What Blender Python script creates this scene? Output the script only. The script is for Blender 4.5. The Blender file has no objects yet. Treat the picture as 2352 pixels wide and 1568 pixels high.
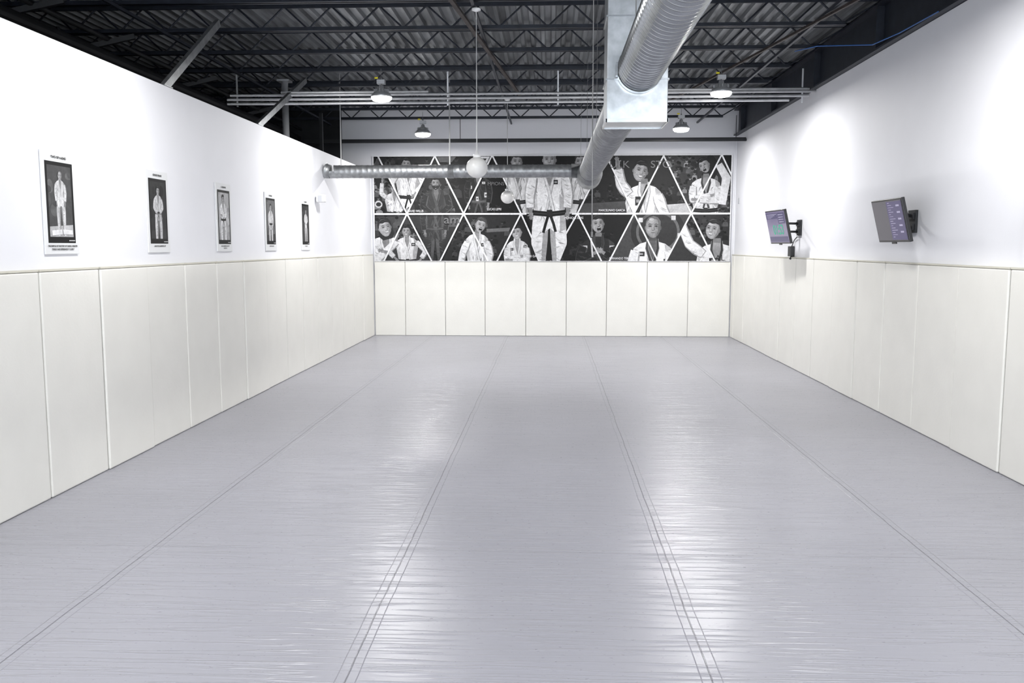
import bpy, bmesh, math, random
from mathutils import Vector, Matrix, noise as mnoise
from mathutils.geometry import tessellate_polygon
random.seed(7)
scn=bpy.context.scene
COL=bpy.context.collection
R=math.radians
# ------------------------------------------------------------ materials
def mat(name,base=(.5,.5,.5),rough=.5,metal=0,noise=0,nscale=5,bump=0,bscale=50,emit=None,estr=1,spec=.5,stretch=(1,1,1)):
    m=bpy.data.materials.new(name);m.use_nodes=True;nt=m.node_tree;b=nt.nodes['Principled BSDF']
    b.inputs['Base Color'].default_value=(*base,1);b.inputs['Roughness'].default_value=rough;b.inputs['Metallic'].default_value=metal
    b.inputs['Specular IOR Level'].default_value=spec
    if emit: b.inputs['Emission Color'].default_value=(*emit,1);b.inputs['Emission Strength'].default_value=estr
    if noise or bump:
        tc=nt.nodes.new('ShaderNodeTexCoord');mp=nt.nodes.new('ShaderNodeMapping');mp.inputs['Scale'].default_value=stretch
        nt.links.new(tc.outputs['Object'],mp.inputs['Vector'])
    if noise:
        n=nt.nodes.new('ShaderNodeTexNoise');n.inputs['Scale'].default_value=nscale;n.inputs['Detail'].default_value=5
        nt.links.new(mp.outputs[0],n.inputs['Vector'])
        r=nt.nodes.new('ShaderNodeValToRGB');r.color_ramp.elements[0].position=.3;r.color_ramp.elements[1].position=.7
        r.color_ramp.elements[0].color=(*[c*(1-noise) for c in base],1);r.color_ramp.elements[1].color=(*[min(1,c*(1+noise)) for c in base],1)
        nt.links.new(n.outputs['Fac'],r.inputs['Fac']);nt.links.new(r.outputs['Color'],b.inputs['Base Color'])
    if bump:
        n2=nt.nodes.new('ShaderNodeTexNoise');n2.inputs['Scale'].default_value=bscale;n2.inputs['Detail'].default_value=3
        nt.links.new(mp.outputs[0],n2.inputs['Vector'])
        bp=nt.nodes.new('ShaderNodeBump');bp.inputs['Strength'].default_value=bump;bp.inputs['Distance'].default_value=.01
        nt.links.new(n2.outputs['Fac'],bp.inputs['Height']);nt.links.new(bp.outputs[0],b.inputs['Normal'])
    return m
M_wall=mat('white_wall_paint',(.76,.765,.80),.6,noise=.015,nscale=2,bump=.05,bscale=60)
M_pad=mat('cream_vinyl_pad',(.765,.755,.712),.42,noise=.02,nscale=3,bump=.10,bscale=35)
M_padedge=mat('pad_top_edge',(.60,.58,.50),.5)
M_black=mat('black_paint',(.012,.013,.016),.5,noise=.3,nscale=4)
M_dark=mat('dark_void_paint',(.02,.021,.025),.9,noise=.4,nscale=2)
M_joist=mat('joist_black_steel',(.018,.022,.033),.45,metal=.3,noise=.3,nscale=8)
M_deck=mat('galvanised_deck',(.21,.22,.23),.38,metal=.55,noise=.5,nscale=1.2,stretch=(6,.6,1))
M_rust=mat('rusty_steel',(.045,.035,.032),.6,metal=.4,noise=.5,nscale=9)
M_duct=mat('galvanised_duct',(.42,.44,.46),.22,metal=.92,noise=.15,nscale=5)
M_duct2=mat('galvanised_duct_matt',(.33,.34,.35),.42,metal=.75,noise=.25,nscale=11)
M_box=mat('sheet_metal_plenum',(.42,.44,.46),.30,metal=.8,noise=.16,nscale=14)
M_pipe=mat('conduit_steel',(.68,.69,.71),.33,metal=.6,noise=.1,nscale=10)
M_white=mat('white_enamel',(.8,.8,.8),.4)
M_globe=mat('opal_glass',(.78,.77,.75),.25,noise=.03,nscale=12)
M_lens=mat('lamp_lens',(.9,.9,.9),.3,emit=(1,.99,.97),estr=20)
M_alu=mat('cast_aluminium',(.55,.56,.58),.35,metal=.6)
M_plastic=mat('black_plastic',(.02,.02,.022),.35)
M_cord=mat('grey_cord',(.3,.3,.3),.6)
M_blue=mat('blue_cable',(.02,.12,.4),.5)
M_yellow=mat('yellow_tag',(.8,.7,.02),.5)

# floor
M_floor=bpy.data.materials.new('grey_vinyl_mat');M_floor.use_nodes=True
def floor_nodes():
    nt=M_floor.node_tree;N=nt.nodes;L=nt.links;b=N['Principled BSDF'];b.inputs['Specular IOR Level'].default_value=.30
    tc=N.new('ShaderNodeTexCoord');sx=N.new('ShaderNodeSeparateXYZ');L.new(tc.outputs['Object'],sx.inputs[0])
    def math_(op,a,bv=None,c=None):
        n=N.new('ShaderNodeMath');n.operation=op
        for i,vv in enumerate((a,bv,c)):
            if vv is None: continue
            if isinstance(vv,(int,float)): n.inputs[i].default_value=vv
            else: L.new(vv,n.inputs[i])
        return n.outputs[0]
    def noise(sc,scale,det=3,rough=.5):
        mp=N.new('ShaderNodeMapping');mp.inputs['Scale'].default_value=sc;L.new(tc.outputs['Object'],mp.inputs[0])
        n=N.new('ShaderNodeTexNoise');n.inputs['Scale'].default_value=scale;n.inputs['Detail'].default_value=det;n.inputs['Roughness'].default_value=rough
        L.new(mp.outputs[0],n.inputs[0]);return n.outputs['Fac']
    wob=math_('MULTIPLY',math_('SUBTRACT',noise((1,1,1),1.2),.5),.03)
    xs=math_('ADD',math_('ADD',sx.outputs[0],.945+17.0+.85),wob)
    dx=math_('ABSOLUTE',math_('SUBTRACT',math_('MODULO',xs,1.7),.85))
    ys=math_('ADD',sx.outputs[1],20-11.15+1.8)
    dy=math_('ABSOLUTE',math_('SUBTRACT',math_('MODULO',ys,3.6),1.8))
    def band(d,w,s):
        mr=N.new('ShaderNodeMapRange');mr.inputs[1].default_value=w;mr.inputs[2].default_value=w+s;mr.inputs[3].default_value=1;mr.inputs[4].default_value=0
        L.new(d,mr.inputs[0]);return mr.outputs[0]
    tape=band(dx,.045,.006);crack=band(dx,.002,.003);crackY=band(dy,.0015,.003);tapeY=band(dy,.03,.006)
    edge=math_('SUBTRACT',band(dx,.048,.004),band(dx,.043,.004))
    fine=noise((.8,9,1),2.6,3,.55);streak=noise((.35,7,1),2.2,2,.5);fine2=noise((6,14,1),4,3,.6);big=noise((1,1,1),.5,2);pud=noise((1,1.3,1),6,2)
    cr=math_('POWER',math_('SUBTRACT',1.0,math_('MULTIPLY',math_('ABSOLUTE',math_('SUBTRACT',streak,.5)),2.0)),24)
    h=math_('ADD',math_('MULTIPLY',fine,.34),math_('MULTIPLY',cr,.75))
    h=math_('ADD',h,math_('MULTIPLY',fine2,.06))
    h=math_('ADD',h,math_('MULTIPLY',pud,.5))
    h=math_('ADD',h,math_('MULTIPLY',tape,.7))
    h=math_('ADD',h,math_('MULTIPLY',tapeY,.15))
    h=math_('SUBTRACT',h,math_('MULTIPLY',crack,1.0))
    h=math_('SUBTRACT',h,math_('MULTIPLY',crackY,.4))
    bp=N.new('ShaderNodeBump');bp.inputs['Strength'].default_value=.5;bp.inputs['Distance'].default_value=.006
    L.new(h,bp.inputs['Height']);L.new(bp.outputs[0],b.inputs['Normal'])
    r=N.new('ShaderNodeValToRGB');r.color_ramp.elements[0].position=.3;r.color_ramp.elements[1].position=.7
    r.color_ramp.elements[0].color=(.290,.290,.325,1);r.color_ramp.elements[1].color=(.32,.32,.36,1)
    L.new(big,r.inputs[0])
    mx=N.new('ShaderNodeMix');mx.data_type='RGBA';mx.inputs[7].default_value=(.10,.10,.12,1)
    L.new(math_('MAXIMUM',math_('MAXIMUM',math_('MULTIPLY',crack,.8),math_('MULTIPLY',edge,.3)),math_('MULTIPLY',crackY,.35)),mx.inputs[0]);L.new(r.outputs[0],mx.inputs[6])
    L.new(mx.outputs[2],b.inputs['Base Color'])
    rr=N.new('ShaderNodeMapRange');rr.inputs[3].default_value=.24;rr.inputs[4].default_value=.34;L.new(fine2,rr.inputs[0]);L.new(rr.outputs[0],b.inputs['Roughness'])
floor_nodes()

M_print=bpy.data.materials.new('printed_vinyl');M_print.use_nodes=True
def print_nodes():
    nt=M_print.node_tree;N=nt.nodes;L=nt.links;b=N['Principled BSDF'];b.inputs['Roughness'].default_value=.6;b.inputs['Specular IOR Level'].default_value=.3
    a=N.new('ShaderNodeAttribute');a.attribute_name='ink'
    tc=N.new('ShaderNodeTexCoord');n=N.new('ShaderNodeTexNoise');n.inputs['Scale'].default_value=16;n.inputs['Detail'].default_value=9;n.inputs['Roughness'].default_value=.75
    L.new(tc.outputs['Object'],n.inputs[0])
    mr=N.new('ShaderNodeMapRange');mr.inputs[1].default_value=.3;mr.inputs[2].default_value=.7;mr.inputs[3].default_value=.68;mr.inputs[4].default_value=1.2;L.new(n.outputs['Fac'],mr.inputs[0])
    v=N.new('ShaderNodeVectorMath');v.operation='SCALE';L.new(a.outputs['Color'],v.inputs[0]);L.new(mr.outputs[0],v.inputs['Scale'])
    L.new(v.outputs[0],b.inputs['Base Color'])
print_nodes()
def ink_mat(name,g): 
    l=(g/255)**2.2; return mat(name,(l,l,l*1.03),.55)
M_inkW=ink_mat('ink_white',225);M_inkG=ink_mat('ink_grey',105);M_inkK=ink_mat('ink_black',25)

# ------------------------------------------------------------ helpers
def obj(name,bm,mats,parent=None,smooth=False,loc=None):
    me=bpy.data.meshes.new(name);bm.to_mesh(me);bm.free()
    for m in (mats if isinstance(mats,(list,tuple)) else [mats]): me.materials.append(m)
    if smooth:
        for p in me.polygons:p.use_smooth=True
    o=bpy.data.objects.new(name,me);COL.objects.link(o)
    if parent:o.parent=parent
    if loc:o.location=loc
    return o
def empty(name,loc=(0,0,0)):
    e=bpy.data.objects.new(name,None);COL.objects.link(e);e.location=loc;return e
def box(bm,x0,x1,y0,y1,z0,z1,mi=0,bevel=0):
    b2=bmesh.new() if bevel else bm
    vs=[b2.verts.new((x,y,z)) for x in(x0,x1) for y in(y0,y1) for z in(z0,z1)]
    fs=[]
    for q in((0,1,3,2),(4,6,7,5),(0,4,5,1),(2,3,7,6),(0,2,6,4),(1,5,7,3)):
        f=b2.faces.new([vs[i] for i in q]);f.material_index=mi;fs.append(f)
    if bevel:
        bmesh.ops.bevel(b2,geom=b2.edges[:],offset=bevel,segments=3,affect='EDGES',profile=.5)
        for f in b2.faces:f.material_index=mi
        t=bpy.data.meshes.new('t');b2.to_mesh(t);b2.free();bm.from_mesh(t);bpy.data.meshes.remove(t)
def tube(bm,pts,r,seg=8,mi=0,cap=True):
    pts=[Vector(p) for p in pts];rings=[]
    for i,p in enumerate(pts):
        d=(pts[min(i+1,len(pts)-1)]-pts[max(i-1,0)]).normalized()
        a=d.cross(Vector((0,0,1)));
        if a.length<.05:a=d.cross(Vector((1,0,0)))
        a.normalize();b=d.cross(a)
        rr=r[i] if isinstance(r,(list,tuple)) else r
        rings.append([bm.verts.new(p+a*rr*math.cos(2*math.pi*k/seg)+b*rr*math.sin(2*math.pi*k/seg)) for k in range(seg)])
    for r0,r1 in zip(rings,rings[1:]):
        for k in range(seg):
            f=bm.faces.new((r0[k],r0[(k+1)%seg],r1[(k+1)%seg],r1[k]));f.material_index=mi;f.smooth=seg>5
    if cap:
        for rg in(rings[0],rings[-1]):
            f=bm.faces.new(rg);f.material_index=mi
def bar(bm,a,b,w,h,mi=0):
    a=Vector(a);b=Vector(b);d=(b-a).normalized();s=d.cross(Vector((0,0,1)))
    if s.length<.05:s=Vector((1,0,0))
    s.normalize();u=s.cross(d)
    v=[bm.verts.new(p+s*i*w/2+u*j*h/2) for p in(a,b) for i,j in((-1,-1),(1,-1),(1,1),(-1,1))]
    for q in((0,1,2,3),(7,6,5,4),(0,4,5,1),(1,5,6,2),(2,6,7,3),(3,7,4,0)):
        f=bm.faces.new([v[i] for i in q]);f.material_index=mi
def lathe(bm,prof,c,seg=32,mi=0,axis='Z'):
    rings=[]
    for r,z in prof:
        rings.append([bm.verts.new((c[0]+max(r,1e-4)*math.cos(2*math.pi*k/seg),c[1]+max(r,1e-4)*math.sin(2*math.pi*k/seg),c[2]+z)) for k in range(seg)])
    for r0,r1 in zip(rings,rings[1:]):
        for k in range(seg):
            f=bm.faces.new((r0[k],r0[(k+1)%seg],r1[(k+1)%seg],r1[k]));f.material_index=mi;f.smooth=True
def spiral(bm,p0,axis,length,r,pitch=.075,ridge=.006,seg=40,mi=0,prof=((0,1),(.12,1),(.24,0),(.88,0))):
    p0=Vector(p0);ax=Vector(axis).normalized();a=ax.cross(Vector((0,0,1))).normalized();b=ax.cross(a)
    n=int(length/pitch);rings=[]
    for i in range(n):
        for t,hh in prof:
            ring=[]
            for k in range(seg+1):
                an=2*math.pi*k/seg;l=(i+t+k/seg)*pitch
                l=min(max(l,0),length);rr=r+hh*ridge
                ring.append(bm.verts.new(p0+ax*l+a*rr*math.cos(an)+b*rr*math.sin(an)))
            rings.append(ring)
    for r0,r1 in zip(rings,rings[1:]):
        for k in range(seg):
            f=bm.faces.new((r0[k],r0[k+1],r1[k+1],r1[k]));f.material_index=mi;f.smooth=True
    bmesh.ops.remove_doubles(bm,verts=bm.verts[:],dist=1e-5)
def text(body,loc,size,rot,m,parent=None,align='CENTER',name='lettering',sx=1,bold=0):
    c=bpy.data.curves.new(name,'FONT');c.body=body;c.size=size;c.align_x=align;c.align_y='CENTER';c.offset=bold;c.materials.append(m)
    o=bpy.data.objects.new(name,c);COL.objects.link(o);o.location=loc;o.rotation_euler=rot;o.scale=(sx,1,1)
    if parent:o.parent=parent
    return o

# ------------------------------------------------------------ room shell
YB=19.42;XL=-4.0;XR=4.02;YF=-5.0;ZD=5.02
bm=bmesh.new();box(bm,-8.4,4.4,YF,YB+.2,-.1,0);obj('floor',bm,M_floor)
bm=bmesh.new();box(bm,XL-.16,XL,YF,YB,0,3.65);obj('wall_left',bm,M_wall)
bm=bmesh.new();box(bm,XR,XR+.25,YF,YB,0,4.365);box(bm,XR-.03,XR,7.05,7.6,1.84,4.36);obj('wall_right',bm,M_wall)
bm=bmesh.new();box(bm,-4.62,XR+.25,YB,YB+.2,0,ZD+.06);obj('wall_back',bm,M_wall)
bm=bmesh.new();box(bm,-8.4,-4.62,YB-.02,YB+.2,0,ZD+.06);obj('wall_back_unpainted',bm,M_dark)
bm=bmesh.new();box(bm,-8.5,-8.4,YF,YB,0,ZD+.06);obj('wall_outer',bm,M_dark)
bm=bmesh.new();box(bm,XR+.16,XR+.3,YF,YB,4.37,ZD+.06);obj('wall_parapet',bm,M_dark)
bm=bmesh.new()
box(bm,-8.4,-4.0,YF-.2,YF,0,ZD);box(bm,-4.0,4.3,YF-.2,YF,4.4,ZD);box(bm,-4,4.3,YF-.2,YF,0,.3);box(bm,4.02,4.3,YF-.2,YF,.3,4.4)
obj('wall_front',bm,M_wall)
w=empty('window_1')
bm=bmesh.new()
for i in range(6):
    x=-3.97+i*1.595;box(bm,x-.04,x+.04,YF-.14,YF-.04,.3,4.4)
for z in(.34,2.6,4.36):box(bm,-4,4.02,YF-.14,YF-.04,z-.04,z+.04)
obj('frame',bm,M_alu,w)
bm=bmesh.new();pitch=.15;x=-8.4;prof=[]
while x<4.35:
    prof+=[(x,0),(x+.045,0),(x+.065,.045),(x+.13,.045)];x+=pitch
for y0,y1 in((YF-.2,YB+.2),):
    a=[bm.verts.new((px,y0,ZD+pz)) for px,pz in prof];b=[bm.verts.new((px,y1,ZD+pz)) for px,pz in prof]
    for i in range(len(prof)-1):bm.faces.new((a[i],a[i+1],b[i+1],b[i]))
obj('ceiling',bm,M_deck)
bm=bmesh.new();box(bm,-8.5,4.4,YF-.2,YB+.2,ZD+.08,ZD+.16);obj('ceiling_roof_slab',bm,M_dark)

bm=bmesh.new();xc=XR+.03
box(bm,xc-.11,xc+.11,YF,YB-.02,4.37,4.395);box(bm,xc-.008,xc+.008,YF,YB-.02,4.395,4.90);box(bm,xc-.11,xc+.11,YF,YB-.02,4.90,4.925)
for y in [11.15+1.27*k*2 for k in range(-5,4)]:
    box(bm,xc-.10,xc+.10,y-.006,y+.006,4.395,4.90)
obj('steel_girder',bm,M_joist)
for k in range(-11,7):
    y=11.15+1.27*k
    bm=bmesh.new();zb=4.70;zt=4.975
    box(bm,-8.35,XR+.12,y-.045,y-.008,zt+.022,zt+.03);box(bm,-8.35,XR+.12,y+.008,y+.045,zt+.022,zt+.03)
    box(bm,-8.35,XR+.12,y-.014,y-.008,zt-.02,zt+.03);box(bm,-8.35,XR+.12,y+.008,y+.014,zt-.02,zt+.03)
    box(bm,-8.35,3.58,y-.045,y-.008,zb-.025,zb-.018);box(bm,-8.35,3.58,y+.008,y+.045,zb-.025,zb-.018)
    box(bm,-8.35,3.58,y-.014,y-.008,zb-.025,zb+.025);box(bm,-8.35,3.58,y+.008,y+.014,zb-.025,zb+.025)
    x=3.55;pts=[(XR,y,zt)]
    i=0
    while x>-8.3:
        pts.append((x,y,zb if i%2==0 else zt));x-=.30;i+=1
    for a,b in zip(pts,pts[1:]):tube(bm,[a,b],.012,6,cap=False)
    obj('ceiling_joist',bm,M_joist)
bm=bmesh.new()
for x,z in((-.87,4.655),(-4.85,4.655),(3.15,4.655),(-6.6,4.655)):
    bar(bm,(x,YF,z),(x,YB-.04,z),.035,.035)
obj('joist_bridging',bm,M_joist)
bm=bmesh.new()
bar(bm,(-1.35,6.5,4.61),(-.55,15.5,4.61),.05,.03);bar(bm,(2.0,17,4.61),(3.3,9.5,4.61),.03,.03)
obj('sprinkler_line',bm,M_rust)
bm=bmesh.new();box(bm,-5.2,XR-.01,18.44,18.5,4.15,4.20);box(bm,-5.2,XR-.01,18.49,18.5,4.15,4.23)
for x in(-4.8,-1.9,1.1,3.8):box(bm,x-.006,x+.006,18.46,18.475,4.2,4.67)
obj('curtain_rail',bm,M_black)
for (y0,z0,y1,z1,x1) in((9.16,3.63,10.79,4.70,-3.98),(12.08,3.63,14.59,4.72,-3.98)):
    bm=bmesh.new();bar(bm,(-4.06,y0,z0),(x1-.08,y1,z1),.05,.085)
    bar(bm,(-4.06,y0-.08,z0+.03),(-4.06,y0+.12,z0+.03),.12,.01)
    obj('wall_brace_stud',bm,M_duct2)
bm=bmesh.new();tube(bm,[(-4.32,14.3,0),(-4.32,14.3,4.66)],.055,16);box(bm,-4.42,-4.22,14.2,14.4,4.64,4.67);obj('steel_column',bm,M_alu)
bm=bmesh.new();box(bm,-4.56,-4.50,17.3,17.36,0,4.6);obj('steel_post',bm,M_black)
bm=bmesh.new()
for x,z,r in((-5.6,4.35,.09),(-6.3,4.1,.16),(-5.5,4.55,.03),(-7.2,4.4,.05)):tube(bm,[(x,YF+.1,z),(x,YB-.1,z)],r,14)
for y in(3.5,6.5,8.6,10.2,12.9,15.8):
    bar(bm,(-8.3,y,3.7),(-5.2,y+.8,4.6),.06,.06);bar(bm,(-5.25,y,2.5),(-5.9,y+.3,4.6),.03,.03)
obj('service_pipework',bm,M_black)

bm=bmesh.new()
for i,(z,xa,xb) in enumerate(((4.37,-2.1,3.9),(4.31,-5.0,4.0),(4.245,-5.3,3.9),(4.18,-5.3,3.6))):
    if i==0:tube(bm,[(-4.2,13.7,z),(-1.9,13.7,z)],.018,10);tube(bm,[(1.4,13.7,z),(xb,13.7,z)],.018,10)
    else:tube(bm,[(xa+(.25 if i>1 else 0),13.7,z+.02),(xb,13.7,z+.02)],.02,10)
for x in(-4.9,-1.6,.1,3.8):
    box(bm,x-.012,x+.012,13.72,13.73,4.16,4.67)
obj('conduit_bundle',bm,M_pipe)

# ------------------------------------------------------------ wall padding
def pads(cuts,fn,name='wall_padding'):
    bm=bmesh.new()
    for i,(a,b) in enumerate(zip(cuts,cuts[1:])):
        fn(bm,a+.007,b-.007,random.uniform(0,.006)+(.008 if i%4==1 else 0))
    return obj(name,bm,[M_pad,M_padedge])
lc=[];y=7.5-.9*13
while y<19.2:lc.append(y);y+=.9
lc.append(19.37);lc[0]=YF+.02
def fl(bm,a,b,j):
    box(bm,XL+.002,XL+.038+j,a,b,.002,1.80,0,.014);box(bm,XL+.002,XL+.038+j,a,b,1.802,1.818,1)
pads(lc,fl)
rc=[];y=7.73-.945*13
while y<19.2:rc.append(y);y+=.945
rc.append(19.37);rc[0]=YF+.02
def fr(bm,a,b,j):
    box(bm,XR-.048-j,XR-.002,a,b,.002,1.80,0,.014);box(bm,XR-.048-j,XR-.002,a,b,1.802,1.818,1)
pads(rc,fr)
def fb(bm,a,b,j):
    box(bm,a-.003,b+.003,YB-.04-j*.5,YB-.002,.002,1.655,0,.010)
pads([-3.94,-3.25,-2.35,-1.46,-.55,.35,1.24,2.13,3.03,3.95],fb)

# ------------------------------------------------------------ flat art canvas
class Canvas:
    def __init__(s,mp,step,px=12.): s.mp=mp;s.step=step;s.n=0;s.px=px;s.bm=bmesh.new();s.cl=s.bm.loops.layers.float_color.new('ink');s.clip=None
    def poly(s,pts,g,gr=.16):
        pts=[tuple(p) for p in pts];s.n+=1
        if len(pts)<3:return
        if len(pts)==3:tris=[pts]
        else:
            try:tris=[[pts[i] for i in t] for t in tessellate_polygon([[Vector((p[0],p[1],0)) for p in pts]])]
            except Exception:return
        for t in tris:
            ar=abs((t[1][0]-t[0][0])*(t[2][1]-t[0][1])-(t[2][0]-t[0][0])*(t[1][1]-t[0][1]))
            if ar<1e-4:continue
            q0=clipc(t,s.clip) if s.clip else t
            if len(q0)<3:continue
            q=[q0[0]]
            for p in q0[1:]:
                if abs(p[0]-q[-1][0])+abs(p[1]-q[-1][1])>.01:q.append(p)
            if len(q)>1 and abs(q[0][0]-q[-1][0])+abs(q[0][1]-q[-1][1])<.01:q.pop()
            if len(q)<3:continue
            if sum(q[i][0]*q[(i+1)%len(q)][1]-q[(i+1)%len(q)][0]*q[i][1] for i in range(len(q)))>0:q=q[::-1]
            vs=[s.bm.verts.new(s.mp(p[0],p[1],s.n*s.step)) for p in q]
            f=s.bm.faces.new(vs)
            for lp,p in zip(f.loops,q):
                gg=g*(1+gr*mnoise.noise(Vector((p[0]/s.px,p[1]/s.px,g*.01))))
                l=(max(0,min(255,gg))/255)**2.2;lp[s.cl]=(l,l,l*1.02,1)
    def ell(s,x,y,rx,ry,g,a=0,n=18,t0=0,t1=360):
        ca,sa=math.cos(R(a)),math.sin(R(a));P=[]
        for k in range(n+(0 if t1-t0==360 else 1)):
            t=R(t0+(t1-t0)*k/n);px,py=rx*math.cos(t),ry*math.sin(t);P.append((x+px*ca-py*sa,y+px*sa+py*ca))
        s.poly(P,g)
    def line(s,pts,w,g,gr=.1):
        ws=w if isinstance(w,(list,tuple)) else [w]*len(pts)
        Lf=[];Rt=[]
        for i,p in enumerate(pts):
            a=pts[max(i-1,0)];b=pts[min(i+1,len(pts)-1)];dx,dy=b[0]-a[0],b[1]-a[1];d=math.hypot(dx,dy) or 1
            nx,ny=-dy/d*ws[i]/2,dx/d*ws[i]/2;Lf.append((p[0]+nx,p[1]+ny));Rt.append((p[0]-nx,p[1]-ny))
        s.poly(Lf+Rt[::-1],g,gr)
def clipc(sub,cl):
    area=sum(cl[i][0]*cl[(i+1)%len(cl)][1]-cl[(i+1)%len(cl)][0]*cl[i][1] for i in range(len(cl)))
    sg=1 if area>0 else -1;out=sub
    for i in range(len(cl)):
        a=cl[i];b=cl[(i+1)%len(cl)]
        def ins(p):return sg*((b[0]-a[0])*(p[1]-a[1])-(b[1]-a[1])*(p[0]-a[0]))
        inp=out;out=[]
        for j in range(len(inp)):
            p=inp[j];q=inp[(j+1)%len(inp)];dp=ins(p);dq=ins(q)
            if dp>=0:out.append(p)
            if (dp>=0)!=(dq>=0):
                t=dp/(dp-dq);out.append((p[0]+(q[0]-p[0])*t,p[1]+(q[1]-p[1])*t))
        if not out:return[]
    return out
def head(c,x,y,s,skin=135,hair=30,tilt=0,mouth='n',style='short',beard=False,turn=0):
    s=s*1.04
    ca,sa=math.cos(R(tilt)),math.sin(R(tilt));T=turn*.12
    P=lambda a,b:(x+(a*ca-b*sa)*s,y+(a*sa+b*ca)*s)
    def E(a,b,rx,ry,g,n=14):
        px,py=P(a,b);c.ell(px,py,rx*s,ry*s,g,tilt,n)
    if style=='long':c.poly([P(-.40,-.25),P(-.3,-.52),P(0,-.6),P(.3,-.52),P(.42,-.25),P(.46,.45),P(.3,.7),P(-.28,.7),P(-.46,.45)],hair)
    if turn>-.6:E(-.36,.04,.05,.10,skin-35)
    if turn<.6:E(.36,.04,.05,.10,skin-50)
    F=[(-.34,-.25),(-.36,.03),(-.33,.22),(-.24,.38),(-.12,.49),(0,.52),(.12,.49),(.24,.38),(.33,.22),(.36,.03),(.34,-.25),(.2,-.46),(-.2,-.46)]
    c.poly([P(a,b) for a,b in F],skin-12)
    c.poly([P(-.30,-.25),P(-.31,.05),P(-.26,.25),P(-.12,.42),P(.05,.45),P(.12,.2),P(.15,-.1),P(.1,-.42),P(-.2,-.42)],skin)
    c.poly([P(.2,-.44),P(.34,-.25),P(.36,.03),P(.33,.22),P(.24,.38),P(.12,.49),P(.22,.2),P(.25,-.1)],skin-38)
    E(-.1+T,-.27,.15,.07,skin+14);E(-.19+T,.12,.08,.055,skin+14);E(.17+T,.13,.06,.045,skin-4)
    for ex in(-.15+T,.15+T):
        E(ex,-.05,.10,.055,skin-34,12);E(ex,-.035,.065,.026,skin-62,10);E(ex,-.04,.027,.026,22,8)
        c.line([P(ex-.10,-.115),P(ex-.02,-.145),P(ex+.10,-.12)],[.02*s,.045*s,.02*s],(hair+skin)*.4)
    c.poly([P(T*1.4-.015,-.08),P(T*1.4+.02,-.08),P(T*1.4+.03,.1),P(T*1.4-.03,.1)],skin+12)
    c.poly([P(T+.03,-.06),P(T+.05,-.02),P(T+.09,.13),P(T+.03,.15)],skin-34)
    c.line([P(T-.065,.145),P(T,.165),P(T+.07,.145)],[.02*s,.035*s,.02*s],skin-58)
    if beard:
        c.poly([P(-.35,.06),P(-.26,.2),P(-.1,.19),P(0,.205),P(.1,.19),P(.26,.2),P(.35,.06),P(.33,.26),P(.22,.44),P(0,.58),P(-.22,.44),P(-.33,.26)],38);c.line([P(-.08,.27),P(0,.285),P(.08,.27)],.035*s,skin-50)
    elif mouth=='smile':
        c.poly([P(T-.15,.225),P(T,.235),P(T+.15,.225),P(T+.09,.31),P(T,.335),P(T-.09,.31)],skin-75);c.poly([P(T-.12,.237),P(T+.12,.237),P(T+.08,.285),P(T,.297),P(T-.08,.285)],212)
        c.line([P(T-.2,.14),P(T-.19,.24)],[.01*s,.025*s],skin-35);c.line([P(T+.2,.14),P(T+.19,.24)],[.01*s,.025*s],skin-55)
    elif mouth=='shout':
        E(T,.30,.125,.135,skin-70,14);E(T,.305,.10,.11,22,12);c.poly([P(T-.08,.21),P(T+.08,.21),P(T+.06,.24),P(T-.06,.24)],205);E(T,.39,.06,.03,skin-30,10)
        c.line([P(T-.2,.12),P(T-.19,.3)],[.01*s,.03*s],skin-40)
    else:
        c.line([P(T-.11,.265),P(T-.03,.255),P(T,.262),P(T+.03,.255),P(T+.11,.265)],[.01*s,.03*s,.03*s,.03*s,.01*s],skin-60);c.line([P(T-.06,.31),P(T,.32),P(T+.06,.31)],.03*s,skin-14)
    E(T,.44,.07,.03,skin-2,10)
    if style=='bald':
        c.poly([P(-.355,-.1),P(-.35,-.28),P(-.22,-.46),P(0,-.53),P(.22,-.46),P(.35,-.28),P(.355,-.1),P(.3,-.26),P(.15,-.37),P(-.15,-.37),P(-.3,-.26)],skin-35);E(-.08,-.37,.12,.06,skin+26)
    else:
        c.poly([P(-.37,-.0),P(-.39,-.28),P(-.3,-.50),P(-.08,-.6),P(.15,-.58),P(.32,-.48),P(.40,-.28),P(.38,-.0),P(.33,-.16),P(.28,-.27),P(.1,-.31),P(-.08,-.27),P(-.24,-.31),P(-.32,-.17)],hair)
        c.line([P(-.28,-.38),P(-.1,-.5),P(.12,-.5)],[.01*s,.05*s,.01*s],hair+38);c.line([P(-.1,-.36),P(.1,-.42),P(.25,-.38)],[.01*s,.04*s,.01*s],hair+22)
def hand(c,p,s,g,ang):
    c.ell(p[0],p[1],.15*s,.12*s,g,ang)
    for k in range(4):
        a=R(ang-24+16*k);L=(.26,.3,.29,.24)[k]*s
        c.line([p,(p[0]+math.cos(a)*L,p[1]+math.sin(a)*L)],[.07*s,.05*s],g-6-4*k)
    a=R(ang+70);c.line([p,(p[0]+math.cos(a)*.2*s,p[1]+math.sin(a)*.2*s)],[.08*s,.05*s],g-14)
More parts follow.
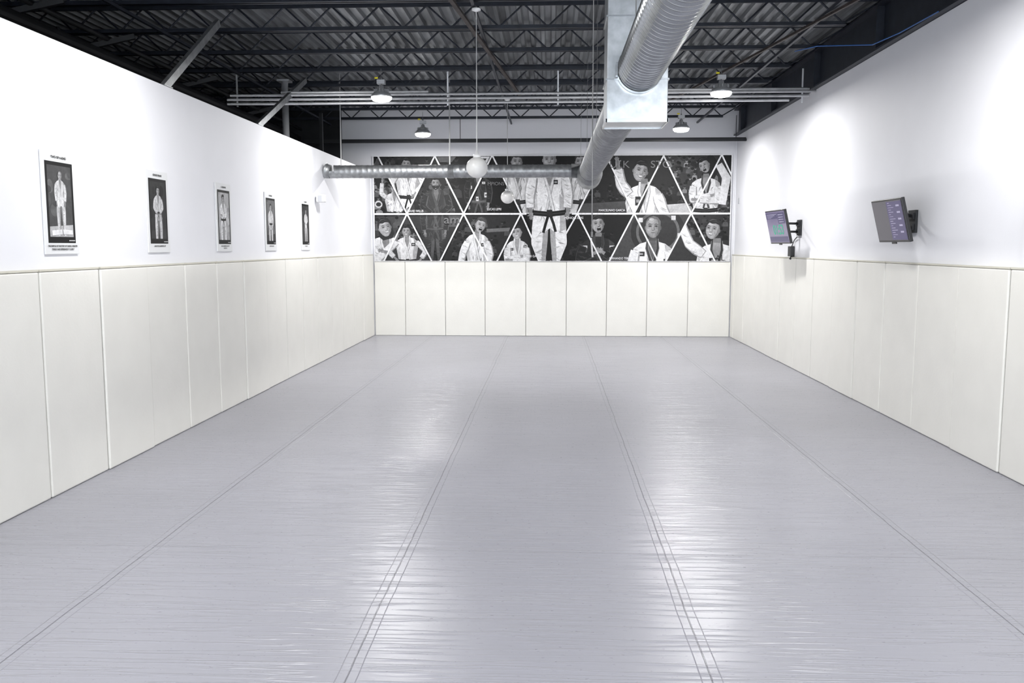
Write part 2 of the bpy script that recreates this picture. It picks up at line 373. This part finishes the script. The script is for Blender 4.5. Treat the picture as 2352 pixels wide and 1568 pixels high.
def gi(c,x,y,s,col=215,skin=135,arms=None,full=False,lap=None,shirt=None,belt=25,wide=1.0,long=3.1,seed=0,patch=None):
    rnd=random.Random(seed*17+3);P=lambda a,b:(x+a*s*wide,y+b*s);sh=-66 if col>100 else 24;lap=(col-10 if col>100 else col+22) if lap is None else lap
    def fold(ax,ay,bx,by,w,g):
        mx,my=(ax+bx)/2+rnd.uniform(-.08,.08),(ay+by)/2+rnd.uniform(-.08,.08);c.line([P(ax,ay),P(mx,my),P(bx,by)],[.01*s,w*s,.01*s],g)
    if full:
        for sg in(-1,1):
            c.poly([P(sg*.04,long+.2),P(sg*.90,long),P(sg*.98,long+1.2),P(sg*.90,long+2.6),P(sg*.80,long+4),P(sg*.28,long+4.05),P(sg*.2,long+2.4),P(sg*.08,long+1.2)],col-8)
            c.poly([P(sg*.04,long+.2),P(sg*.3,long+.2),P(sg*.42,long+2),P(sg*.40,long+4),P(sg*.28,long+4.05),P(sg*.2,long+2.4),P(sg*.08,long+1.2)],col+sh)
            for k in range(11):
                yy=long+.6+k*.32;e=rnd.uniform(.1,.5);fold(sg*e,yy,sg*(e+.4),yy+rnd.uniform(-.1,.35),.09,col+sh*rnd.uniform(.4,1.1))
            c.ell(*P(sg*.58,long+4.2),.34*s,.15*s,skin)
    c.poly([P(-.19,.2),P(.19,.2),P(.3,.75),P(-.3,.75)],skin-38)
    c.poly([P(-.27,.5),P(-.66,.62),P(-.98,.86),P(-1.08,1.4),P(-.84,long-.4),P(-.95,long+.55),P(-.3,long+.75),P(.05,long+.5),P(.35,long+.75),P(.95,long+.55),P(.84,long-.4),P(1.08,1.4),P(.98,.86),P(.66,.62),P(.27,.5),P(0,.62)],col)
    c.poly([P(.62,.62),P(.98,.86),P(1.08,1.4),P(.84,long-.4),P(.95,long+.55),P(.6,long+.68),P(.55,2),P(.72,1.2)],col+sh*.8)
    c.poly([P(-1.0,1.2),P(-.72,1.5),P(-.62,long-.5),P(-.84,long-.4),P(-1.05,1.5)],col+sh*.55)
    for k in range(26):
        ax=rnd.uniform(-.85,.8);ay=rnd.uniform(.9,long+.1);dd=rnd.uniform(-.3,.3)
        fold(ax,ay,ax+dd,ay+rnd.uniform(.25,.7),rnd.uniform(.05,.13),col+sh*rnd.uniform(.35,1.2) if k%3 else col+12)
    sk=skin-15 if shirt is None else shirt
    c.poly([P(-.26,.45),P(.26,.45),P(.22,.9),P(.03,1.5),P(-.2,.95)],sk)
    c.line([P(.25,.36),P(.29,.85),P(.1,1.6),P(-.14,long-.45)],[.12*s,.17*s,.17*s,.15*s],col+sh*1.3);c.line([P(.245,.36),P(.28,.85),P(.09,1.6),P(-.15,long-.45)],[.08*s,.12*s,.12*s,.10*s],lap-8)
    c.line([P(-.25,.36),P(-.29,.85),P(-.05,1.6),P(.25,long-.45)],[.12*s,.17*s,.18*s,.16*s],col+sh*1.3);c.line([P(-.25,.36),P(-.29,.85),P(-.055,1.6),P(.24,long-.45)],[.08*s,.12*s,.13*s,.11*s],lap)
    c.poly([P(-.86,long-.48),P(0,long-.40),P(.86,long-.5),P(.9,long-.22),P(0,long-.12),P(-.9,long-.2)],belt);c.line([P(-.86,long-.34),P(0,long-.26),P(.86,long-.36)],.03*s,belt+45)
    c.poly([P(-.14,long-.5),P(.16,long-.5),P(.2,long-.1),P(-.12,long-.1)],belt+14)
    c.line([P(-.05,long-.2),P(-.2,long+.3),P(-.32,long+.75)],.15*s,belt);c.line([P(.07,long-.2),P(.24,long+.25),P(.36,long+.7)],.15*s,belt+8)
    if patch:
        for (a,b,w,h) in patch:
            c.poly([P(a-w,b-h),P(a+w,b-h),P(a+w,b+h),P(a-w,b+h)],45 if col>100 else 195);c.line([P(a-w*.6,b),P(a+w*.6,b)],h*.7*s,150 if col>100 else 90)
    for arm in(arms or []):
        pts=[P(*q) for q in arm[:3]];g=col-6
        m1=((pts[0][0]+pts[1][0])/2,(pts[0][1]+pts[1][1])/2);m2=((pts[1][0]+pts[2][0])/2,(pts[1][1]+pts[2][1])/2)
        pp=[pts[0],m1,(pts[1][0]*.8+m1[0]*.1+m2[0]*.1,pts[1][1]*.8+m1[1]*.1+m2[1]*.1),m2,pts[2]]
        for a,b,wa,wb in zip(pp,pp[1:],(.5,.62,.56,.52),(.62,.56,.52,.48)):c.line([a,b],[wa*s,wb*s],col+sh*1.2)
        c.ell(pp[2][0],pp[2][1],.28*s,.28*s,col+sh*1.2)
        for a,b,wa,wb in zip(pp,pp[1:],(.42,.5,.46,.42),(.5,.46,.42,.4)):c.line([(a[0]-.03*s,a[1]-.03*s),(b[0]-.03*s,b[1]-.03*s)],[wa*s,wb*s],g)
        c.ell(pp[2][0]-.03*s,pp[2][1]-.03*s,.23*s,.23*s,g)
        for q in range(9):
            m_=pp[min(4,q*5//9)];ox,oy=rnd.uniform(-.15,.15)*s,rnd.uniform(-.15,.15)*s
            c.line([(m_[0]-.16*s+ox,m_[1]-.08*s+oy),(m_[0]+ox,m_[1]+.02*s+oy),(m_[0]+.16*s+ox,m_[1]+rnd.uniform(-.05,.12)*s+oy)],[.01*s,.06*s,.01*s],col+sh*rnd.uniform(.5,1))
        dx,dy=pts[2][0]-pts[1][0],pts[2][1]-pts[1][1];d=math.hypot(dx,dy) or 1;e=(pts[2][0]+dx/d*.25*s,pts[2][1]+dy/d*.25*s)
        c.line([pts[2],e],[.22*s,.17*s],skin-10);hand(c,(e[0]+dx/d*.1*s,e[1]+dy/d*.1*s),s,skin,math.degrees(math.atan2(dy,dx)))
DOWN=[[(-.88,1.0),(-1.08,2.0),(-.95,2.9)],[(.88,1.0),(1.08,2.0),(.95,2.9)]]
CROSS=[[(-.88,1.1),(-.95,2.1),(.35,1.75)],[(.88,1.1),(.95,2.15),(-.4,2.05)]]
BELTH=[[(-.88,1.0),(-1.2,2.0),(-.45,2.55)],[(.88,1.0),(1.2,2.0),(.45,2.55)]]
def crowd(c,x0,x1,y0,y1,n,lo,hi,s,seed):
    r=random.Random(seed)
    for k in range(n*2):
        px=r.uniform(x0,x1);py=y0+(y1-y0)*k/n/2;g=r.uniform(lo,hi)*.85;q=s*r.uniform(.6,1.1)
        c.poly([(px-q*.9,py+q*2),(px-q*.8,py+q*.9),(px-q*.4,py+q*.6),(px+q*.4,py+q*.6),(px+q*.8,py+q*.9),(px+q*.9,py+q*2)],g*r.choice((.4,.7,1.1)));c.ell(px,py,q*.4,q*.52,g,0,10);c.ell(px,py-q*.25,q*.42,q*.34,g*.4,0,9)

# ------------------------------------------------------------ mural
K=7.85/823
mural=empty('photo_mural',(0,YB-.002,0))
def mm(u,v,o):return(-3.93+(u-857)*K,-.004-o,3.97-(v-358)*K)
c=Canvas(mm,.000012)
def UP(a):return[(a,358),(a-66,490),(a+66,490)]
def DN(b):return[(b-66,358),(b+66,358),(b,490)]
FRAME=[(857,358),(1680,358),(1680,600),(857,600)]
def cell(p,g):p=clipc(p,FRAME);c.clip=p;c.poly(p,g*.85)
c.poly(FRAME,24)
cell(UP(868),45);crowd(c,857,930,360,480,26,60,150,9,1);gi(c,905,432,20,205,arms=[[(-.95,1),(-1.5,.6),(-1.4,-.6)],[(.95,1),(1.2,2),(.6,2.6)]],seed=1);head(c,905,430,20,140,30)
c.ell(868,468,9,8,190);c.ell(868,468,6,5,50)
cell(DN(935),40);crowd(c,870,1000,358,470,24,40,110,10,2);gi(c,938,376,27,205,arms=[[(-.95,.9),(-1.5,1.6),(-1.2,2.5)],[(.95,.9),(1.4,1.7),(.7,2.4)]],full=True,seed=2);head(c,934,376,26,135,30,6)
cell(UP(1000),38);crowd(c,935,1066,400,490,26,45,105,10,3);gi(c,1003,420,27,48,skin=110,arms=BELTH,lap=70,seed=3,belt=90);head(c,1002,420,26,120,25,0,beard=True)
cell(DN(1067),28);crowd(c,1005,1130,358,430,14,30,60,13,4)
c.poly([(1005,360),(1050,360),(1040,372),(1012,372)],90);c.poly([(1100,360),(1128,360),(1118,380),(1108,380)],200);c.poly([(1107,364),(1121,364),(1114,374)],40)
cell(UP(1132),20);crowd(c,1070,1190,470,490,8,30,50,10,5)
c.clip=[(1050,380),(1130,358),(1160,420),(1160,490),(1070,488)]
gi(c,1101,392,25,36,skin=130,lap=54,arms=DOWN,seed=5,belt=70,patch=[(-.75,1.5,.16,.14),(.5,1.1,.14,.1),(-.1,2.55,.12,.2),(.7,2.2,.14,.22)]);head(c,1100,388,24,130,28)
cell([(857,490),(935,490),(880,600),(857,600)],70);crowd(c,857,930,490,600,14,50,120,12,6);gi(c,884,524,37,215,arms=[[(-.6,1.2),(-.8,2.2),(.5,1.0)],[(.9,1.1),(1.2,1.8),(.1,1.5)]],seed=6);head(c,882,522,38,155,40,-14,'smile','long',turn=.5)
cell([(935,490),(880,600),(990,600)],62);c.poly([(880,540),(990,530),(990,560),(880,565)],110);crowd(c,885,990,500,560,16,60,130,9,7);gi(c,934,532,24,205,arms=[[(-.95,1),(-1.9,1.8),(-1.3,2.4)],[(.95,1),(1.9,1.8),(1.4,2.5)]],seed=7,patch=[(.6,1.2,.2,.15)]);head(c,932,530,25,140,30,0,'smile')
cell([(935,490),(1068,490),(1012,600),(992,600)],52);c.poly([(1015,492),(1068,490),(1062,520),(1015,520)],80);crowd(c,950,1060,525,600,16,35,80,9,8)
gi(c,1000,452,26,52,skin=110,arms=DOWN,full=True,lap=75,seed=8,belt=60)
cell([(1068,490),(1200,490),(1145,600),(1013,600)],45);crowd(c,1040,1190,500,600,36,35,85,8,9);c.poly([(1120,525),(1175,522),(1172,530),(1120,533)],100)
gi(c,1098,520,32,215,skin=150,arms=[[(-.85,1.1),(-1.3,1.9),(-1.5,2.7)],[(.85,1.1),(1.2,2.0),(.9,2.9)]],seed=9,patch=[(.55,1.3,.2,.12)],wide=.8);head(c,1106,516,31,155,60,16,'shout',turn=.6)
cell([(1200,490),(1145,600),(1250,600)],36);gi(c,1191,536,30,215,skin=155,arms=CROSS,seed=10,patch=[(-.5,1.2,.15,.1),(.75,1.0,.15,.12)],wide=.82);head(c,1190,533,30,158,35,-8,'smile',turn=-.4)
cell([(1132,358),(1395,358),(1330,490),(1200,490)],22)
gi(c,1192,374,32,200,skin=120,arms=DOWN,seed=11,belt=35);head(c,1190,372,33,140,40,4,turn=.3)
gi(c,1338,374,32,195,skin=120,arms=DOWN,seed=12,belt=35);head(c,1337,372,33,145,50,-4,turn=-.3)
cell([(1395,358),(1525,358),(1590,490),(1330,490)],38);crowd(c,1340,1590,425,470,34,40,75,8,13)
c.poly([(1535,470),(1592,466),(1592,490),(1530,490)],170);c.poly([(1330,468),(1440,462),(1440,480),(1330,490)],70)
gi(c,1482,402,46,215,skin=145,arms=[[(-.85,1.0),(-1.35,.5),(-1.5,-.25)],[(.8,1.0),(1.05,1.6),(1.35,2.1)]],seed=13,patch=[(-.35,1.3,.16,.22)],wide=.85,shirt=150);c.line([(1490,425),(1480,455),(1466,492)],[8,9,9],40)
head(c,1473,394,43,145,26,12,'smile',turn=.5)
cell(DN(1590),60);crowd(c,1525,1655,362,470,46,50,150,9,14)
cell(UP(1657),55);crowd(c,1595,1680,380,488,30,50,140,10,15)
c.clip=[(1535,358),(1680,358),(1680,490),(1590,490)]
c.line([(1622,365),(1640,380),(1600,470)],[30,30,24],30)
gi(c,1622,394,32,205,skin=140,arms=CROSS,seed=14,lap=60,belt=30);head(c,1617,382,31,145,30,-24,'shout',turn=-.7)
c.line([(1650,380),(1668,410),(1660,470)],[16,20,16],205)
cell([(1330,490),(1460,490),(1405,600),(1275,600)],26);crowd(c,1290,1440,530,600,26,28,55,9,16)
gi(c,1379,526,37,38,skin=145,arms=[[(-.9,1.1),(-1.2,1.9),(-.3,1.5)],[(.9,1.1),(1.2,2.0),(.4,1.5)]],seed=16,lap=58,belt=60,patch=[(-.85,1.1,.16,.09),(.85,1.1,.16,.09)],shirt=40);head(c,1377,514,37,140,35,-8,'shout',turn=.3)
c.line([(1362,546),(1366,590)],4,190)
cell([(1460,490),(1590,490),(1535,600),(1405,600)],70)
c.ell(1515,532,62,58,45,0,40);c.ell(1515,532,50,47,90,0,40);c.ell(1515,532,44,41,48,0,40)
for (a,b) in((1475,505),(1550,500),(1565,540)):c.poly([(a-5,b-5),(a+5,b-5),(a+5,b+5),(a-5,b+5)],190)
gi(c,1503,532,44,222,skin=105,arms=DOWN,seed=17,lap=60,patch=[(-.62,1.15,.22,.12),(-.4,1.75,.2,.14),(.75,1.5,.16,.1)],wide=1.0);head(c,1504,521,46,132,35,0,'n','bald')
cell([(1590,490),(1680,490),(1680,600),(1535,600)],58);crowd(c,1570,1680,495,540,14,50,95,9,18)
gi(c,1650,538,42,220,skin=155,arms=[[(-.7,1.1),(-1.5,.55),(-2.0,-.7)]],seed=18,lap=60,patch=[(-.1,1.4,.3,.12)]);head(c,1640,526,42,155,45,10,'smile','short',turn=-.6)
c.clip=FRAME
W=225
for bx in(935,1067,1200,1330,1460,1590):
    if bx!=1330:c.line([(bx-66,358),(bx,490)],3.4,W)
    if bx!=1200:c.line([(bx+66,358),(bx,490)],3.4,W)
    c.line([(bx,490),(bx-(62 if bx==1330 else 56),600)],3.4,W);c.line([(bx,490),(bx+(50 if bx==1200 else 57),600)],3.4,W)
c.line([(1656,358),(1680,406)],3.4,W)
c.line([(857,490.5),(1680,490.5)],4.0,W)
c.clip=[(1212,490),(1318,490),(1272,598),(1246,598)];c.poly([(1212,490),(1318,490),(1272,598),(1246,598)],24)
c.clip=[(1200,358),(1330,358),(1330,500),(1290,600),(1240,600),(1200,500)]
gi(c,1265,366,42,218,skin=140,arms=[[(-.88,1.0),(-1.06,2.0),(-1.02,2.65)],[(.88,1.0),(1.06,2.0),(1.02,2.65)]],full=True,long=3.25,seed=20,patch=[(.35,1.25,.12,.12)]);head(c,1265,368,40,148,45,0,'n','bald')
c.clip=FRAME
for a in(((857,358),(1680,358)),((857,600),(1680,600))):c.line(a,2.5,225)
for a in(((857,358),(857,600)),((1680,358),(1680,600))):c.line(a,4,225)
nlay=c.n
obj('print',c.bm,M_print,mural)
OFF=-.004-nlay*.000012-.002
def mt(s,u,v,px,m=M_inkW,sx=1,al='CENTER',bold=0):
    p=mm(u,v,0);text(s,(p[0],OFF,p[2]),px*K*1.35,(R(90),0,0),m,mural,al,'name_lettering',sx,bold)
mt('MARCELINHO GARCIA',1409,483,5.5,sx=.8);mt('LUCAS LEPRI',1138,480,5.5,sx=.8);mt('MONIQUE ELIAS',1322,500,5.5,sx=.8)
mt('FERNANDO TERERE',1431,593,5.5,sx=.8);mt('EGBI GARCIA',1231,588,5.5,sx=.85);mt('DAVID WILLIS',955,484,5.5,sx=.8)
mt('MPIONS',1142,422,8,M_inkG);mt('am',1040,504,20,M_inkG,1.2);mt('24',897,464,8,M_inkW,bold=.004)
mt('ULK',1425,380,17,M_inkG,1.1);mt('STO',1519,380,17,M_inkG,1.1);mt('AL',1658,592,14,M_inkK)

# ------------------------------------------------------------ posters on left wall
titles=['TWO OF A KIND','CHUCK FRANK','G. GRANDE','O. FRANCA','C. GRANDE']
caps=[['THE SYMBOLS OF THE STORY OF TAKING A GREATER','THINGS I HAD EXPERIENCED IT CLOSELY'],['A MAN WHO HAS MINDED LOST'],['WHAT I SAID FIRST SUCH A WAY','TO DO IT ALL'],['WHERE YOU ARE GOING'],['TO BE YOUR BEST']]
M_board=mat('poster_board',(.70,.71,.72),.5)
for i in range(5):
    yc=(6.995,8.775,10.57,12.36,14.13)[i]
    e=empty('framed_poster',(XL+.001,yc,2.345))
    bm=bmesh.new();box(bm,0,.012,-.245,.245,-.41,.41,0,.002);obj('board',bm,M_board,e)
    def pm(u,v,o):return(.0125+o,(u-24.5)*.01,(41-v)*.01)
    c=Canvas(pm,.00002,5.)
    fr=[(4.5,8),(44.5,8),(44.5,73),(4.5,73)];c.poly(fr,18)
    inn=[(7.5,11),(41.5,11),(41.5,68),(7.5,68)];c.clip=inn
    bg=[70,42,170,100,52][i];c.poly(inn,bg)
    r=random.Random(i)
    for k in range(14):
        c.ell(r.uniform(7,42),r.uniform(11,50),r.uniform(2,6),r.uniform(2,6),bg+r.uniform(-22,22))
    c.poly([(7,60),(42,58),(42,69),(7,69)],[170,55,150,65,55][i])
    S=[7.0,8.6,9.5,9,7.4][i];X=[25,24.5,22,24,26][i];Y=[19,20,19,21,20][i]
    gi(c,X,Y,S,[205,200,225,205,210][i],skin=145,arms=[DOWN,BELTH,CROSS,DOWN,BELTH][i],full=True,belt=[190,25,30,25,200][i],long=2.9,seed=40+i,wide=.95)
    head(c,X,Y,S,150,35,[0,4,-10,0,5][i],'n','bald' if i==0 else 'short')
    c.clip=None
    if i==0:c.poly([(10,63),(24,62),(25,66),(10,67)],225);c.poly([(26,62),(40,62.5),(40,66),(26,66)],215)
    c.line([(34,71),(43,71)],.8,190)
    n=c.n;obj('photo_print',c.bm,M_print,e)
    xo=.0135+n*.00002
    text(titles[i],(xo,0,.365),.026,(R(90),0,R(90)),M_inkK,e,name='title_lettering',sx=1.1,bold=.0012)
    for j,t in enumerate(caps[i]):text(t,(xo,0,-.345-.026*j),.0185,(R(90),0,R(90)),M_inkK,e,name='caption_lettering',sx=.95,bold=.0008)

# ------------------------------------------------------------ ductwork
d=empty('spiral_duct_run')
CORR=((0,1),(.10,1),(.2,.15),(.35,0),(.45,.35),(.55,.35),(.65,0),(.85,.1))
bm=bmesh.new();spiral(bm,(.67,-4.5,3.335),(0,1,0),11.36,.160,.085,.011,40,0,CORR);obj('supply_duct',bm,M_duct,d)
bm=bmesh.new();spiral(bm,(.665,7.30,3.28),(0,1,0),8.02,.175,.09,.007);obj('far_duct',bm,M_duct2,d)
bm=bmesh.new();tube(bm,[(.665,15.12,3.26),(.665,15.16,3.24),(.665,15.7,3.21),(.665,15.72,3.21)],[.18,.215,.215,.0],32);obj('end_cap',bm,M_duct2,d)
bm=bmesh.new();spiral(bm,(-3.9,15.42,3.30),(1,0,0),4.4,.112,.10,.003,32);obj('branch_duct',bm,M_duct2,d)
bm=bmesh.new()
tube(bm,[(-3.995,15.42,3.33),(-3.95,15.42,3.31),(-3.88,15.42,3.30)],[.135,.125,.116],28)
tube(bm,[(-1.80,15.42,3.3),(-1.7,15.42,3.3)],.12,28);tube(bm,[(.35,15.42,3.3),(.5,15.42,3.3)],.122,28);obj('couplings',bm,M_duct2,d)
bm=bmesh.new()
for x in(-3.69,-1.77):tube(bm,[(x,15.42,3.4),(x,15.42,4.98)],.011,8)
obj('hangers',bm,M_white,d)
bm=bmesh.new()
for y in(5.6,3.2):
    tube(bm,[(.52,y,3.42),(.50,y,4.98)],.004,6);tube(bm,[(.82,y,3.42),(.84,y,4.98)],.004,6)
for y in(9.88,12.42,14.96):
    tube(bm,[(.50,y,3.3),(.50,y,4.98)],.003,6);tube(bm,[(.83,y,3.3),(.83,y,4.98)],.003,6)
obj('strap_hangers',bm,M_cord,d)
bm=bmesh.new();tube(bm,[(.67,6.79,3.335),(.67,6.865,3.335)],.176,40,cap=False);tube(bm,[(.665,7.295,3.28),(.665,7.36,3.28)],.186,40,cap=False)
box(bm,.485,.50,6.79,6.83,3.28,3.38);obj('collars',bm,M_duct,d)
pl=empty('supply_plenum')
bm=bmesh.new();box(bm,.425,.89,6.88,7.28,2.955,ZD,0,.004);obj('sheet_body',bm,M_box,pl)
bm=bmesh.new()
for z in(3.27,3.74,4.21,4.68):
    for a in((.42,.895,6.872,6.878),(.42,.895,7.282,7.288)):box(bm,*a,z-.006,z+.006)
    box(bm,.415,.424,6.875,7.285,z-.006,z+.006);box(bm,.891,.90,6.875,7.285,z-.006,z+.006)
box(bm,.418,.897,6.872,6.882,2.948,2.975);box(bm,.418,.897,7.278,7.288,2.948,2.975);box(bm,.416,.428,6.872,7.288,2.948,2.975);box(bm,.887,.899,6.872,7.288,2.948,2.975)
obj('standing_seams',bm,M_duct,pl)

# ------------------------------------------------------------ pendant globes, cable
for x,y in((-.84,10.0),(-.79,16.0)):
    e=empty('globe_pendant',(x,y,2.885))
    bm=bmesh.new();prof=[(.0,-.118)]+[(.122*math.sin(R(t)),-.118*math.cos(R(t))) for t in range(12,165,9)]+[(.035,.118)]
    lathe(bm,prof,(0,0,0),40);obj('globe',bm,M_globe,e)
    bm=bmesh.new();lathe(bm,[(.0,.19),(.012,.19),(.02,.15),(.042,.145),(.042,.105),(.0,.105)],(0,0,0),24);obj('fitter_cap',bm,M_white,e)
    bm=bmesh.new();tube(bm,[(0,0,.18),(0,0,1.74)],.0055,8);lathe(bm,[(0,1.74),(.05,1.74),(.05,1.72),(.0,1.70)],(0,0,0),20);obj('cord',bm,M_white,e)
bm=bmesh.new();tube(bm,[(.455,9.9,4.67),(.457,9.9,3.4),(.462,9.9,2.16)],.006,8);tube(bm,[(.462,9.9,2.16),(.462,9.9,2.10)],.012,8);obj('hanging_cable',bm,M_cord)
# ------------------------------------------------------------ high-bay lamps
def lamp(x,y,z,P):
    e=empty('high_bay_lamp',(x,y,z))
    bm=bmesh.new();lathe(bm,[(0,.17),(.035,.17),(.04,.13),(.07,.12),(.08,.09),(.11,.07),(.15,.03),(.162,.0),(.15,-.004)],(0,0,0),32)
    for k in range(16):
        a=2*math.pi*k/16;bar(bm,(.05*math.cos(a),.05*math.sin(a),.085),(.115*math.cos(a),.115*math.sin(a),.085),.006,.055)
    obj('housing',bm,M_alu,e)
    bm=bmesh.new();lathe(bm,[(.155,.002),(.15,-.03),(.125,-.055),(.07,-.068),(0,-.07)],(0,0,0),32);obj('lens',bm,M_lens,e)
    bm=bmesh.new();tube(bm,[(0,0,.16),(0,0,.28)],.012,8);tube(bm,[(0,0,.28),(0,0,4.66-z)],.004,8);box(bm,-.06,.06,-.05,.05,.19,.25);obj('hook_and_driver',bm,M_alu,e)
    bm=bmesh.new();box(bm,-.09,-.04,-.06,-.055,.26,.285);obj('tag',bm,M_yellow,e)
    l=bpy.data.lights.new('lamp_light','AREA');l.shape='DISK';l.size=.28;l.energy=P;l.color=(1,.99,.975)
    lo=bpy.data.objects.new('lamp_light',l);COL.objects.link(lo);lo.parent=e;lo.location=(0,0,-.08)
for y in(13.4,17.7):
    lamp(-2.57,y,4.24,120);lamp(2.52,y-(.0 if y<15 else .3),4.27,120)
for y in(7.5,3.1,-1.3):
    lamp(-2.57,y,4.27,95);lamp(2.52,y,4.27,85)

# ------------------------------------------------------------ TVs
def tv(c,w,h,yaw,tilt,wall,mounty,kind):
    e=empty('wall_tv',c)
    e.rotation_euler=(0,0,R(-90)+R(yaw))
    t=empty('tilt',(0,0,0));t.parent=e;t.rotation_euler=(R(tilt),0,0)
    bm=bmesh.new();box(bm,-w/2,w/2,0,.04,-h/2,h/2,0,.006);box(bm,-w*.32,w*.32,.04,.075,-h*.36,h*.3,0,.01)
    box(bm,-.06,.06,-.002,.01,-h/2-.018,-h/2);obj('bezel',bm,M_plastic,t)
    bm=bmesh.new();box(bm,-w/2+.018,w/2-.018,-.003,.001,-h/2+.022,h/2-.018)
    sm=mat('tv_screen_'+kind,(.03,.03,.035),.12,emit=(.20,.17,.29) if kind=='timer' else (.035,.03,.05),estr=.9);obj('screen',bm,sm,t)
    g=mat('screen_green_'+kind,(0,.1,.03),.4,emit=(.04,.36,.24),estr=1);wv=mat('screen_text_'+kind,(.3,.3,.3),.4,emit=(.40,.37,.55),estr=.8);dk=mat('screen_panel_'+kind,(.02,.02,.03),.3,emit=(.07,.055,.16),estr=.8)
    def rect(x0,x1,z0,z1,m,n='panel'):
        bm=bmesh.new();box(bm,x0*w,x1*w,-.0045,-.0035,z0*h,z1*h);obj(n,bm,m,t)
    if kind=='timer':
        rect(-.46,.1,.25,.42,dk);rect(.12,.46,.1,.42,dk);rect(-.46,.46,-.44,-.28,dk)
        text('01:53',(0.05,-.006,-.05),.22,(R(90),0,0),g,t,name='timer_digits',bold=.003)
        for k in range(4):rect(-.42,-.42+.1*(k+2),.27+.035*k,.285+.035*k,wv,'text_row')
        for k in range(4):rect(.16,.4,.14+.07*k,.16+.07*k,wv,'text_row')
    else:
        rect(.0,.47,-.44,.44,dk)
        for k in range(16):rect(.04,.04+.06+.03*((k*7)%5),.40-.052*k,.413-.052*k,wv,'text_row')
        for k in range(5):rect(.30,.40,.32-.15*k,.36-.15*k,wv,'text_row')
    bm=bmesh.new();cx=c[0]
    box(bm,wall-.03,wall-.001,mounty-.10,mounty+.10,c[2]-.13,c[2]+.12)
    box(bm,wall-.05,wall-.03,mounty-.08,mounty+.08,c[2]-.10,c[2]-.03);box(bm,wall-.05,wall-.03,mounty-.08,mounty+.08,c[2]+.02,c[2]+.09)
    for s in(-.07,.06):bar(bm,(wall-.03,mounty,c[2]+s),(cx+.09,c[1],c[2]+s),.03,.035)
    box(bm,cx+.06,cx+.09,c[1]-.12,c[1]+.12,c[2]-.12,c[2]+.12)
    mo=obj('wall_mount',bm,M_black);mo.parent=e;mo.matrix_parent_inverse=(Matrix.Translation(c)@Matrix.Rotation(R(-90)+R(yaw),4,'Z')).inverted()
    return e
tv((3.73,9.86,2.275),.86,.48,0,14,XR,9.92,'list')
tv((3.60,14.15,2.30),.93,.54,4,13,XR,14.35,'timer')
bm=bmesh.new();box(bm,XR-.07,XR-.002,14.62,14.8,1.83,2.0,0,.01);tube(bm,[(XR-.03,14.7,2.0),(XR-.02,14.6,2.1),(XR-.03,14.4,2.15)],.008,8);tube(bm,[(XR-.04,14.66,1.83),(XR-.06,14.66,1.78)],.02,8);obj('media_player',bm,M_plastic)
e=empty('wall_speaker',(XL+.002,14.82,2.80));bm=bmesh.new();box(bm,.03,.16,-.09,.09,-.06,.07,0,.015);tube(bm,[(0,0,0),(.05,0,0)],.02,10);obj('cabinet',bm,M_white,e)
bm=bmesh.new();box(bm,.06,.13,-.094,-.088,-.045,.05);obj('grille',bm,M_alu,e)
bm=bmesh.new();box(bm,XR-.012,XR-.001,19.0,19.08,2.9,3.02,0,.003);obj('wall_thermostat',bm,M_alu)
bm=bmesh.new();tube(bm,[(3.86,9.2,4.33),(3.87,10.2,4.36),(3.86,11,4.41),(3.5,12.0,4.62),(3.3,12.35,4.63)],.007,6);obj('network_cable',bm,M_blue)
bm=bmesh.new();box(bm,XR-.03,XR-.001,YB-.03,YB-.001,1.82,4.36);obj('trim_1',bm,M_wall)

# ------------------------------------------------------------ world & camera
wd=bpy.data.worlds.new('overcast_daylight');scn.world=wd;wd.use_nodes=True
wd.node_tree.nodes['Background'].inputs[0].default_value=(.88,.94,1,1);wd.node_tree.nodes['Background'].inputs[1].default_value=9
cam=bpy.data.cameras.new('camera');co=bpy.data.objects.new('camera',cam);COL.objects.link(co);scn.camera=co
cam.sensor_width=36;cam.lens=2000/2352*36;cam.clip_end=200
p=math.atan(219/2000);psi=math.atan(89/2000*math.cos(p))
co.location=(0,0,2.0);co.rotation_euler=(math.pi/2-p,0,psi)
scn.view_settings.view_transform='Standard'
